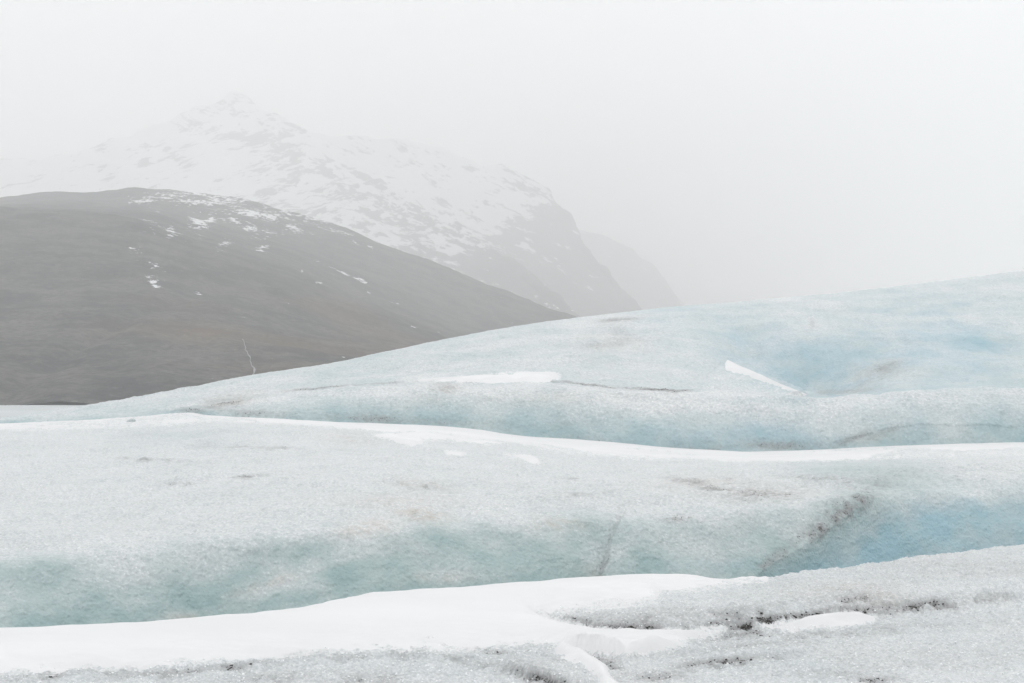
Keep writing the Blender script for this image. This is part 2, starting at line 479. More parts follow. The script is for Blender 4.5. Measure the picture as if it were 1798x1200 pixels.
def snow_shoulder(G, q, u, v, crest):
    lean = np.stack([(G[..., 0]*0.86 - G[..., 2]*0.6)/3.5, G[..., 1]*0.15, G[..., 2]*0.8 + G[..., 0]*0.45], -1)
    a = fbm(leaned(G, -22, 3.5), 48, 4, gain=0.65, off=23)*1.7
    b = fbm(G, 110, 4, gain=0.6, off=27)
    cliff = sstep(-20, 60, (u - 900)*0.72 + (v - 372)*0.9)
    rock = blobs(u, v, [(655, 240, 60, 5, 14, .7), (745, 265, 70, 6, 10, .7), (600, 238, 40, 5, 10, .5), (700, 285, 30, 8, 0, .4), (850, 310, 60, 12, 10, .45), (905, 330, 50, 12, 20, .6), (700, 340, 25, 14, 0, .5), (800, 370, 50, 14, 24, .7), (870, 360, 20, 8, 0, .5)])
    s = 0.42 - 0.7*rock - 1.05*cliff + 0.28*a + 0.3*b
    s = s + 0.45*blobs(u, v, [(905, 350, 36, 8, 22, 1.0), (860, 400, 30, 14, 30, .7), (925, 440, 30, 10, 30, .8), (955, 460, 12, 8, 0, .9), (985, 475, 22, 5, 40, .8), (1045, 512, 14, 5, 20, .6)])
    return np.clip(s, -1, 1), 0*s

def snow_far(G, q, u, v, crest):
    a = fbm(G, 140, 4, gain=0.6, off=43)
    s = np.clip(-0.75 + 0.5*a + 0.35*np.exp(-np.clip(v-crest, 0, None)/40), -1, 1)
    return s, 0*s

mountain('mountain', 'high snowy peak with broken rock bands fading into the mist', ucols(-900, 1180, 620),
         [(-900, 420), (-500, 330), (-200, 300), (0, 288), (120, 272), (240, 240), (300, 214), (345, 188), (385, 175), (415, 168), (445, 180), (475, 200), (530, 235), (580, 266), (640, 305), (700, 342), (760, 376), (830, 418), (890, 462), (940, 503), (1000, 555), (1180, 680)],
         8500, 4900, 168, 560, snow_peak, rows=240)
mountain('mountain', 'snow shouldered mountain ending in a dark cliff behind the peak ridge', ucols(420, 1500, 420),
         [(420, 300), (520, 246), (570, 236), (640, 240), (700, 250), (760, 266), (830, 284), (900, 306), (940, 322), (962, 334), (982, 366), (1000, 392), (1016, 418), (1032, 446), (1060, 480), (1100, 520), (1160, 575), (1300, 650), (1500, 684)],
         7800, 6700, 236, 540, snow_shoulder, rows=200)
mountain('mountain', 'faint grey slope almost lost in mist right of the dark cliff', ucols(760, 1700, 260),
         [(760, 300), (900, 345), (980, 385), (1016, 404), (1060, 418), (1100, 440), (1140, 468), (1165, 490), (1190, 520), (1230, 560), (1300, 610), (1700, 684)],
         11200, 10500, 345, 560, snow_far, back=800, rows=130)

# meltwater stream on the hillside
def stream():
    pts = [(428, 596), (433, 610), (437, 618), (441, 630), (446, 641), (449, 650), (446, 662)]
    V = []; Q = []
    n = 40
    t = np.linspace(0, 1, n)
    pu = np.interp(t, np.linspace(0, 1, len(pts)), [p[0] for p in pts]) + 1.5*np.sin(t*17) + 0.8*np.sin(t*43)
    pv = np.interp(t, np.linspace(0, 1, len(pts)), [p[1] for p in pts])
    Yd = np.interp(pv, [590, 665], [1080, 870])
    C = unproj(pu, pv, Yd)
    wd = 0.08 + 0.16*np.abs(np.sin(t*23)) + 0.7*np.exp(-((t-0.82)/0.05)**2)
    for i in range(n):
        for sx, hz in ((-1, -.4), (-.5, .25), (.5, .25), (1, -.4)):
            V.append(C[i] + np.array([sx*wd[i], -6.0, hz]))
    V = np.array(V)
    for i in range(n-1):
        for j in range(3):
            a = i*4+j; Q.append([a, a+4, a+5, a+1])
    k = NT('white_water'); m = k.done((0.24, 0.245, 0.25), 0.5, 0.3)
    o = raw_mesh('waterfall', V, np.array(Q), m)
    tag(o, 'thin white waterfall trickling down the foot of the brown hill', 'waterfall')
# (built after the terrain)

# ------------------------------------------------------------------ curves read from the photograph
V_CREST1 = curve((-600, 1135), (0, 1114), (240, 1100), (330, 1095), (400, 1090), (480, 1082), (540, 1076), (600, 1062), (660, 1050), (720, 1043), (780, 1039), (850, 1036), (950, 1029), (1050, 1024), (1150, 1019), (1250, 1017), (1340, 1012), (1400, 1003), (1480, 993), (1557, 982), (1798, 952), (2400, 890))
V_LIP1 = curve((-600, 985), (0, 962), (240, 948), (330, 938), (430, 926), (520, 917), (600, 914), (700, 908), (800, 905), (900, 900), (1000, 896), (1100, 893), (1200, 890), (1300, 880), (1400, 868), (1480, 856), (1557, 850), (1798, 835), (2400, 805))
V_EDGE2 = curve((-600, 775), (0, 754), (240, 748), (330, 744), (400, 740), (500, 743), (600, 750), (700, 757), (800, 765), (900, 778), (1000, 795), (1100, 803), (1200, 807), (1300, 809), (1400, 809), (1500, 807), (1557, 805), (1798, 800), (2400, 795))
V_BASE2 = curve((-600, 768), (0, 746), (180, 738), (240, 734), (330, 727), (360, 731), (470, 737), (600, 744), (740, 749), (840, 757), (900, 766), (1000, 773), (1100, 781), (1200, 790), (1260, 793), (1330, 796), (1400, 794), (1480, 790), (1557, 786), (1798, 780), (2400, 775))
V_LIP2 = curve((-600, 762), (0, 738), (180, 722), (240, 716), (330, 706), (420, 699), (500, 689), (600, 681), (700, 676), (800, 672), (900, 673), (1000, 680), (1100, 686), (1200, 690), (1300, 694), (1415, 696), (1500, 691), (1557, 689), (1798, 684), (2400, 676))
V_CREST2 = curve((-600, 765), (-200, 748), (0, 733), (120, 716), (240, 698), (330, 681), (420, 663), (500, 650), (600, 634), (700, 613), (800, 592), (900, 574), (1000, 560), (1100, 548), (1200, 538), (1300, 530), (1400, 521), (1480, 514), (1557, 505), (1798, 476), (2400, 420))

# ------------------------------------------------------------------ near ice in the foreground
def nonuni(a, b, core, nc, ns):
    return np.concatenate([np.linspace(a, -core, ns)[:-1], np.linspace(-core, core, nc), np.linspace(core, b, ns)[1:]])

def foreground():
    xs = nonuni(-12, 12, 6.4, 760, 40)
    # crest line in plan
    uu = np.linspace(-600, 2400, 400)
    vc = V_CREST1(uu)
    dep = (vc-690)/F
    yc = (ZC-0.02)/dep*0.997
    xc = (uu-CU)/F*yc
    Yc = np.interp(xs, xc, yc)
    t = np.concatenate([np.linspace(0, 0.30, 24)[:-1], np.linspace(0.30, 1.0, 430)])
    y0 = -4.0
    # rows: from behind the camera to the crest line; the fine rows fill the visible part
    tt = np.concatenate([np.linspace(y0, 8.2, 30)[:-1]])
    near = np.repeat(tt[:, None], len(xs), 1)
    s = np.linspace(0, 1, 372)
    far = 8.2 + (Yc[None, :]-8.2)*s[:, None]
    Yg = np.concatenate([near, far])
    Xg = np.repeat(xs[None, :], len(Yg), 0)
    G = np.stack([Xg, Yg, 0*Xg], -1)
    u0, v0 = proj(G)
    z = 0.06*fbm(G, 2.0, 3, off=1, stretch=(1.6, 1, 1)) * (1 - 0.7*sstep(0.75, 1.0, (Yg-8.2)/(Yc[None, :]-8.2)))
    # ledge of dirty ice running right across the middle of the foreground
    Lv = curve((-600, 1100), (900, 1085), (960, 1084), (1010, 1096), (1100, 1105), (1200, 1106), (1280, 1102), (1330, 1096), (1400, 1086), (1460, 1083), (1557, 1078), (1798, 1062), (2400, 1020))(u0)
    La = curve((-600, 0), (930, 0), (1000, .45), (1100, .8), (1200, .9), (1300, 1), (1400, 1), (1500, .8), (1798, .8), (2400, .5))(u0)
    Ln = Lv + 5*fbm(G, 0.8, 3, off=9)
    d = Ln - v0
    z = z + 0.15*La*sstep(-3, 9, d)*np.exp(-np.clip(d-12, 0, None)/38.0)
    z = z - 0.025*La*np.exp(-((d+6)/7.0)**2)
    # small ledges lower down
    for (pts, amp, bk) in (
        ([(240, 1186), (330, 1180), (400, 1180), (480, 1174), (560, 1170), (640, 1160), (700, 1150), (760, 1153), (830, 1157)], .03, 14),
        ([(960, 1150), (1010, 1148), (1050, 1158), (1100, 1166), (1160, 1158), (1230, 1150)], .09, 16),
        ([(1240, 1165), (1300, 1163), (1360, 1156), (1420, 1148)], .06, 12),
        ([(880, 1175), (930, 1190), (990, 1205), (1040, 1215)], .09, 16)):
        lv = np.interp(u0, [p[0] for p in pts], [p[1] for p in pts])
        am = sstep(pts[0][0]-30, pts[0][0]+40, u0)*(1-sstep(pts[-1][0]-40, pts[-1][0]+30, u0))
        dd = lv + 4*fbm(G, 0.5, 3, off=19) - v0
        z = z + amp*am*sstep(-2, 4, dd)*np.exp(-np.clip(dd-4, 0, None)/bk)
    # the ground falls away behind the crest
    zc = z[-1]
    G[..., 2] = z
    smooth = G.copy()
    uS, vS = proj(G)
    rowsb = []
    for dy, dz in ((0.06, -0.012), (0.15, -0.05), (0.35, -0.19), (0.8, -0.7), (1.5, -1.5), (2.6, -2.4)):
        r = G[-1].copy(); r[:, 1] += dy; r[:, 2] += dz
        rowsb.append(r)
    full = np.concatenate([G, np.stack(rowsb)])
    N = np.zeros_like(full); N[..., 2] = 1
    N[len(G):] = normals(full)[len(G):]
    u, v = proj(full)
    dirt_b = blobs(u, v, [(1090, 1102, 120, 10, 0, .75), (1240, 1100, 60, 10, -8, 1.0), (1330, 1093, 60, 9, -14, 1.1), (1400, 1082, 60, 9, -8, 1.15), (1480, 1073, 90, 10, -3, .7), (1500, 1050, 80, 14, -5, .5), (1550, 1066, 60, 16, 0, .55),
                          (1010, 1090, 60, 9, 10, .55), (400, 1168, 30, 7, -5, .6), (470, 1160, 110, 7, -8, .5), (730, 1137, 50, 6, 5, .65), (520, 1155, 30, 8, -10, .55), (850, 1142, 60, 7, 8, .5), (620, 1152, 60, 8, 0, .35),
                          (1050, 1158, 50, 9, 20, .75), (1010, 1130, 50, 8, 25, .5), (1080, 1150, 90, 7, -4, .5), (1190, 1110, 80, 8, 0, .55), (960, 1195, 90, 12, 18, .7), (1280, 1160, 90, 10, -5, .6), (1410, 1105, 50, 7, -6, .6), (1530, 1195, 60, 10, 0, .55),
                          (1310, 1112, 120, 10, -4, .45), (640, 1190, 120, 14, 0, .3), (300, 1185, 80, 10, 0, .25), (1650, 1060, 120, 14, -6, .7), (120, 1180, 140, 12, -4, .45), (1250, 1085, 260, 22, -4, .32), (1480, 1110, 160, 12, -5, .35), (1150, 1185, 160, 12, -3, .32), (380, 1172, 180, 10, -5, .4), (760, 1148, 120, 9, 4, .4), (870, 1165, 120, 14, 8, .3), (1450, 1180, 160, 14, -4, .22), (1350, 1130, 160, 8, -6, .25), (560, 1190, 160, 12, 0, .25), (1440, 1055, 140, 12, -4, .3)])
    n = fbm(full, 0.5, 4, off=33)
    dirt = np.clip(dirt_b*(1.0 + 0.8*n) + 0.10 + 0.12*n, 0, 1.2)
    tan = blobs(u, v, [(1460, 1035, 120, 12, -4, .35), (1540, 1050, 60, 18, 0, .4), (1330, 1045, 80, 8, 0, .15)])
    gr = billow(full, 0.40, 2, off=2)*0.026 + billow(full, 0.085, 2, off=4)*0.017 + fbm(full, 0.045, 2, off=6)*0.016
    gr = gr*(0.75 + 0.5*np.clip(dirt, 0, 1))
    nfar = sstep(0, 1, (full[..., 1]-2)/6.0)
    cav = np.clip((0.006-gr)/0.03, -0.6, 1.4)
    dirt = np.clip(dirt_b*(0.72 + 0.6*n + 0.5*cav) + 0.17 + 0.16*fbm(full, 1.6, 3, off=36, stretch=(2.5, 1, 1)) + 0.10*cav, 0, 1.25)
    full = full + N*(gr*nfar)[..., None]
    blue = np.clip(0.10 + 0.12*fbm(full, 1.3, 3, off=44), 0, 1)
    blue[len(G):] = 0.55
    bank = [(-500, 1120), (-100, 1095), (240, 1085), (540, 1060), (660, 1036), (780, 1020), (950, 1012), (1150, 1004), (1330, 1000), (1345, 1013), (1250, 1026), (1160, 1038), (1150, 1052), (1090, 1062), (1010, 1068), (945, 1078), (985, 1090), (1050, 1108), (1170, 1110), (1265, 1106),
            (1215, 1118), (1190, 1128), (1130, 1140), (1080, 1143), (1030, 1136), (990, 1128), (930, 1126), (830, 1134), (680, 1135), (560, 1143), (480, 1152), (400, 1158), (330, 1161), (240, 1168), (-100, 1190), (-500, 1220)]
    STREAK = [(985, 1132), (1010, 1139), (1030, 1152), (1046, 1166), (1062, 1174), (1066, 1186), (1082, 1204), (1066, 1212), (1056, 1200), (1050, 1186), (1038, 1174), (1014, 1156), (978, 1140)]
    PATCH = [(1345, 1102), (1400, 1092), (1440, 1086), (1505, 1079), (1532, 1086), (1500, 1094), (1440, 1099), (1385, 1105)]
    B = np.concatenate([smooth, np.stack(rowsb)])
    ub, vb = proj(B)
    sd_ = np.maximum(np.maximum(sdf_poly(ub, vb, bank), sdf_poly(ub, vb, STREAK)-2), sdf_poly(ub, vb, PATCH)-4) + 7*fbm(B, 0.9, 3, off=55, stretch=(3, 1, 1))
    dust = 0.62*sstep(-26, 4, sd_)
    dirt = dirt*(1-0.75*sstep(-16, 2, sd_))
    o = mesh_grid('glacier_surface', full, M_ICE_NEAR, dict(blue=blue, cyan=0*blue+0.45, dirt=dirt, tan=tan, dust=dust))
    tag(o, 'granular grey ice with black grit in the foreground', kind='structure')
    # ---- snow lying on it
    B = np.concatenate([smooth, np.stack(rowsb)])
    u, v = proj(B)
    un = v.copy()
    wob = fbm(B, 1.1, 4, gain=0.6, off=51, stretch=(2.5, 1, 1))*9 + fbm(B, 0.22, 3, gain=0.65, off=52, stretch=(3, 1, 1))*6.0
    def drift(poly, label, tmax, soft, wobble=1.0, lift=0.0):
        s = sdf_poly(u, v, poly) + wob*wobble
        th = np.clip(s, -10, soft)/soft
        th = np.where(th > 0, tmax*(1-(1-th)**2), s*0.005) - 0.02*(1-sstep(0, 14, s))
        cov = (v < 1400) & (s > -10)
        P = B.copy()
        back = np.zeros(len(P)); back[len(smooth):] = np.arange(1, len(P)-len(smooth)+1)
        P[..., 2] += th + lift + 0.014*fbm(B, 1.3, 4, off=61, stretch=(2, 1, 1)) + 0.02
        q = 2 if tmax > 0.06 else 1          # the broad bank is smooth: every second row and column will do
        ri = np.unique(np.concatenate([np.arange(0, len(P)-7, q), np.arange(len(P)-7, len(P))])); ci = np.arange(0, P.shape[1], q)
        o = mesh_grid('snow_drift', P[np.ix_(ri, ci)], M_SNOW, keep=cov[np.ix_(ri, ci)])
        tag(o, label, 'snow drift', group='snow drifts lying on the glacier')
    drift(bank, 'wide smooth white snow bank along the edge of the foreground ice', 0.075, 34)
    drift(PATCH, 'small white snow patch under the black gritty ledge on the right', 0.05, 12, 0.5)
    drift(STREAK, 'narrow snow streak running down to the bottom edge of the foreground', 0.025, 8, 0.8)
    return full, dirt

FG, FG_DIRT = foreground()

# ------------------------------------------------------------------ ice terrace with the near face
def terrace():
    u = np.concatenate([np.linspace(-600, -60, 40)[:-1], np.linspace(-60, 1860, 760), np.linspace(1860, 2400, 40)[1:]])
    lip, crest, e2 = V_LIP1(u), V_CREST1(u), V_EDGE2(u)
    Yl = curve((-600, 17.5), (240, 19.5), (900, 21.5), (1400, 23.5), (1557, 24.8), (1798, 26.0), (2400, 28))(u)
    Y1 = Yl-1.7
    p1 = unproj(u, crest+30, Y1)
    p0 = p1.copy(); p0[:, 1] -= 1.6; p0[:, 2] -= 0.75
    mid = 0.5*lip + 0.5*crest
    st = [p0, p1, unproj(u, mid+12, Yl-1.15), unproj(u, lip+16, Yl-0.62), unproj(u, lip, Yl), unproj(u, lip-20, Yl+1.5),
          unproj(u, 0.52*lip+0.48*e2, 0*u+28.5), unproj(u, 0.24*lip+0.76*e2, 0*u+36), unproj(u, e2, 0*u+45)]
    q = unproj(u, V_BASE2(u)+1.5, 0*u+47.8); q[:, 2] -= 0.05
    q2 = q.copy(); q2[:, 1] += 4; q2[:, 2] -= 0.8
    G = loft(st + [q, q2], [6, 60, 52, 42, 50, 86, 66, 44, 10, 4])
    N = normals(G)
    uu, vv = proj(G)
    lipg, crg = lip[None, :], crest[None, :]
    fdep = np.clip((vv-lipg)/(crg-lipg), -2, 1.2)         # 0 at the lip, 1 at the foot of the face
    face = sstep(-0.12, 0.30, fdep)
    # large forms: hollows in the face, crease, rib at the right
    crease = curve((870, 1040), (1040, 1040), (1050, 1000), (1090, 905), (1120, 860))
    D = 0.10*fbm(G, 2.6, 2, off=71)*face + 0.05*fbm(G, 0.9, 2, off=72)*face
    D = D + 0.13*fbm(G, 4.5, 2, off=73, stretch=(1.8, 1, 1))*(1-face) + 0.10*fbm(G, 1.3, 4, gain=0.55, off=74, stretch=(2.2, 1, 1))*(1-face)
    cu = np.interp(vv, [860, 905, 960, 1000, 1040], [1125, 1092, 1072, 1062, 1050]) + 4*fbm(G, 0.7, 2, off=75)
    D = D + 0.07*face*np.where(uu < cu, -np.exp(-(cu-uu)/26.0), 0.35*np.exp(-(uu-cu)/40.0))
    ru = np.interp(vv, [855, 870, 920, 960, 1000, 1040], [1560, 1535, 1470, 1410, 1345, 1290]) + 6*fbm(G, 0.7, 3, off=76)
    rib = np.where(uu < ru, np.exp(-(ru-uu)/60.0), np.exp(-(uu-ru)/30.0))
    hollow = sstep(-20, 130, uu-ru)
    D = D + 0.06*rib*face - 0.09*hollow*face
    # long low cracks on the terrace
    for (pts, amp) in (([(240, 806), (300, 812), (350, 813), (400, 816), (470, 817)], .035), ([(270, 850), (330, 848), (380, 842), (440, 836), (470, 832)], .06), ([(640, 830), (690, 846), (730, 853), (780, 856)], .05),
                       ([(700, 905), (730, 908), (760, 912)], .04), ([(240, 779), (400, 781), (600, 786)], .03), ([(1190, 842), (1230, 846), (1290, 838), (1330, 846)], .04), ([(1390, 838), (1450, 846), (1510, 848)], .05), ([(980, 872), (1060, 868), (1130, 858)], .03)):
        lv = np.interp(uu, [p[0] for p in pts], [p[1] for p in pts]) + 1.5*fbm(G, 0.9, 3, off=77)
        am = sstep(pts[0][0]-30, pts[0][0]+30, uu)*(1-sstep(pts[-1][0]-30, pts[-1][0]+30, uu))
        dd = lv - vv
        D = D + amp*am*sstep(-1.2, 1.2, dd)*np.exp(-np.clip(dd, 0, None)/12)
    S = G + N*D[..., None]
    N2 = normals(S)
    gr = (billow(S, 0.55, 2, off=81)*0.030 + billow(S, 0.17, 2, off=82)*0.022)*(1-0.65*face) + fbm(S, 0.09, 2, off=83)*0.016*(1-0.3*face)
    P = S + N2*gr[..., None]
    uu, vv = proj(S)
    n = fbm(S, 0.8, 4, off=91); nl = fbm(S, 2.2, 3, off=92)
    top_b = blobs(uu, vv, [(300, 765, 120, 18, 0, .25), (1500, 825, 120, 18, 0, .55), (1600, 840, 120, 40, 0, .6)])
    blue = face*(0.42 + 0.58*fdep) + 0.34*nl*face + (1-face)*(0.10 + 0.10*nl) + top_b
    blue = blue + 0.35*blobs(uu, vv, [(520, 970, 110, 18, -12, .6), (620, 1005, 70, 22, -10, .9), (420, 1015, 70, 25, -20, .7), (520, 1050, 90, 14, -8, .7), (360, 1060, 60, 20, 0, .5), (900, 985, 60, 20, 0, .4), (300, 1010, 60, 50, 0, .4)])
    blue = blue - 0.45*blobs(uu, vv, [(480, 1030, 60, 12, -15, .7), (600, 985, 80, 8, -18, .6), (650, 930, 70, 25, -10, .8), (340, 1075, 60, 10, -10, .6), (770, 1010, 60, 16, 0, .6), (1070, 990, 30, 40, 20, .6), (1180, 960, 60, 30, 0, .3)])
    cyan = np.clip(0.12 + 0.75*hollow*sstep(1250, 1450, uu)*sstep(-0.2, 0.5, fdep) + blobs(uu, vv, [(1250, 990, 80, 14, 0, .4)]), 0, 1)
    blue = blue*(1-0.5*hollow*(1-sstep(-0.1, 0.6, fdep))) + 0.30*hollow*face*sstep(0.15, 0.7, fdep)
    blue = np.clip(blue + face*(0.34*fbm(S, 1.1, 4, gain=0.6, off=93, stretch=(1.3, 1, 0.8)) + 0.10*fbm(S, 0.3, 2, off=94)), 0, 1)
    dirt = blobs(uu, vv, [(1485, 895, 80, 26, -34, .62), (1440, 930, 60, 20, -34, .55), (1350, 990, 60, 14, -34, .4), (1520, 876, 40, 16, -30, .5), (1210, 845, 40, 6, 5, .5), (1280, 842, 40, 5, 5, .5), (1240, 855, 60, 7, 10, .4), (1380, 870, 50, 14, 0, .4), (1450, 842, 70, 6, 4, .5), (1330, 870, 90, 18, 0, .3),
                          (430, 837, 60, 4, -6, .55), (340, 848, 60, 4, -4, .4), (730, 854, 60, 5, 6, .4), (1040, 868, 60, 5, -4, .3), (1060, 985, 14, 45, 18, .22), (1085, 915, 12, 30, 20, .22), (1190, 912, 70, 10, 0, .35), (1000, 842, 40, 4, 5, .35), (460, 786, 120, 3, 1, .3), (930, 808, 18, 4, 15, .4), (270, 807, 60, 3, 3, .4), (1170, 945, 120, 30, 0, .15), (720, 960, 80, 30, 0, .15)])
    dirt = np.clip(0.85*dirt*(1+0.9*n + 0.9*fbm(S, 0.25, 3, gain=0.7, off=95)) + 0.05 + 0.10*n*(1-face) + 0.07*nl*(1-face), 0, 1.1)
    tan = 1.4*blobs(uu, vv, [(740, 905, 50, 14, 10, .55), (650, 925, 60, 16, -10, .35), (740, 852, 60, 10, 5, .3), (610, 770, 60, 12, 5, .22), (700, 880, 120, 14, 0, .2), (1230, 850, 100, 14, 0, .25), (980, 920, 60, 14, 0, .3), (1040, 1010, 40, 20, 0, .2), (340, 1085, 60, 10, 0, .3), (1330, 865, 100, 16, 0, .2), (470, 1025, 70, 12, -15, .25), (770, 1015, 70, 12, 0, .2)])
    dust = 0.50*sstep(14, -2, vv-e2[None, :] + 4*fbm(S, 1.5, 3, off=96, stretch=(3, 1, 1)))*(1-face)
    for pl in ([(655, 764), (745, 757), (880, 777), (780, 772), (720, 781)], [(780, 793), (820, 796), (785, 797)], [(885, 798), (930, 801), (950, 814), (912, 805)]):
        dust = np.maximum(dust, 0.5*sstep(-10, 0, sdf_poly(uu, vv, pl)))
    o = mesh_grid('ice_terrace', P, M_ICE_MID, dict(blue=blue, cyan=cyan, dirt=dirt, tan=tan, dust=dust))
    tag(o, 'broad pale ice terrace with a teal front face across the middle', kind='structure')
    # thin snow left on the terrace
    wob = fbm(S, 2.2, 4, gain=0.6, off=101, stretch=(2.5, 1, 1))*3.0 + fbm(S, 0.4, 2, off=102, stretch=(3, 1, 1))*1.4
    def drift(poly, label, tmax, soft, wobble=1.0):
        s = sdf_poly(uu, vv, poly) + wob*wobble
        th = np.clip(s, -6, soft)/soft
        th = np.where(th > 0, tmax*(1-(1-th)**2), s*0.02)
        Q = S.copy(); Q[..., 2] += th + 0.005
        o = mesh_grid('snow_drift', Q, M_SNOW, keep=(s > -3.5) & (vv < 1300))
        tag(o, label, 'snow drift', group='snow drifts lying on the glacier')
    drift([(655, 764), (700, 760), (745, 757), (800, 766), (880, 777), (850, 779), (780, 772), (740, 770), (745, 778), (720, 781), (690, 773)], 'feathery thin snow streak trailing off the long snow strip', 0.05, 4, 0.7)
    drift([(780, 793), (820, 796), (812, 799), (785, 797)], 'smallest white snow fleck in the middle of the ice terrace', 0.04, 2, 0.3)
    drift([(885, 798), (930, 801), (945, 806), (950, 814), (930, 812), (912, 805)], 'small hooked snow fleck on the terrace below the long strip', 0.05, 2.5, 0.3)
    # ---- the long snow strip at the foot of the ridge
    u2 = np.linspace(-600, 2400, 900)
    e = V_EDGE2(u2); b = V_BASE2(u2)
    x0 = np.clip(1-sstep(1500, 1560, u2), 0, 1)
    eb = e + 2.2*noise(u2/60.0, 0.3, 0.7) + 1.6*noise(u2/17.0, 1.3, 0.2) + 1.3*noise(u2/6.0, 2.3, 0.4) + np.interp(u2, [640, 700, 900, 960, 1010, 1060], [0, 2, 0, 2, 5, 0])
    eb = np.where(u2 > 1500, b + (eb-b)*np.interp(u2, [1500, 1548, 1575, 2400], [1, 0.45, 0.15, 0.1]), eb)
    Ye = 44.9 + 2.6*np.clip((e-eb)/(e-b+1e-6), 0, 0.95)
    A = unproj(u2, eb+3, Ye-0.4); A[:, 2] -= 0.12
    Bq = unproj(u2, eb, Ye)
    C = unproj(u2, 0.45*eb+0.55*b, 0.5*Ye+0.5*48.0-0.1)
    Dq = unproj(u2, b-1.0, 0*u2+48.1)
    E = Dq.copy(); E[:, 1] += 2.5; E[:, 2] += 0.05
    T = loft([A, Bq, C, Dq, E], [5, 9, 9, 5])
    T[..., 2] += 0.02*fbm(T, 1.6, 3, off=111, stretch=(2, 1, 1))
    o = mesh_grid('snow_drift', T, M_SNOW)
    tag(o, 'long white snow strip at the foot of the ice ridge', 'snow drift', group='snow drifts lying on the glacier')
    return P, dirt
TP, TP_DIRT = terrace()

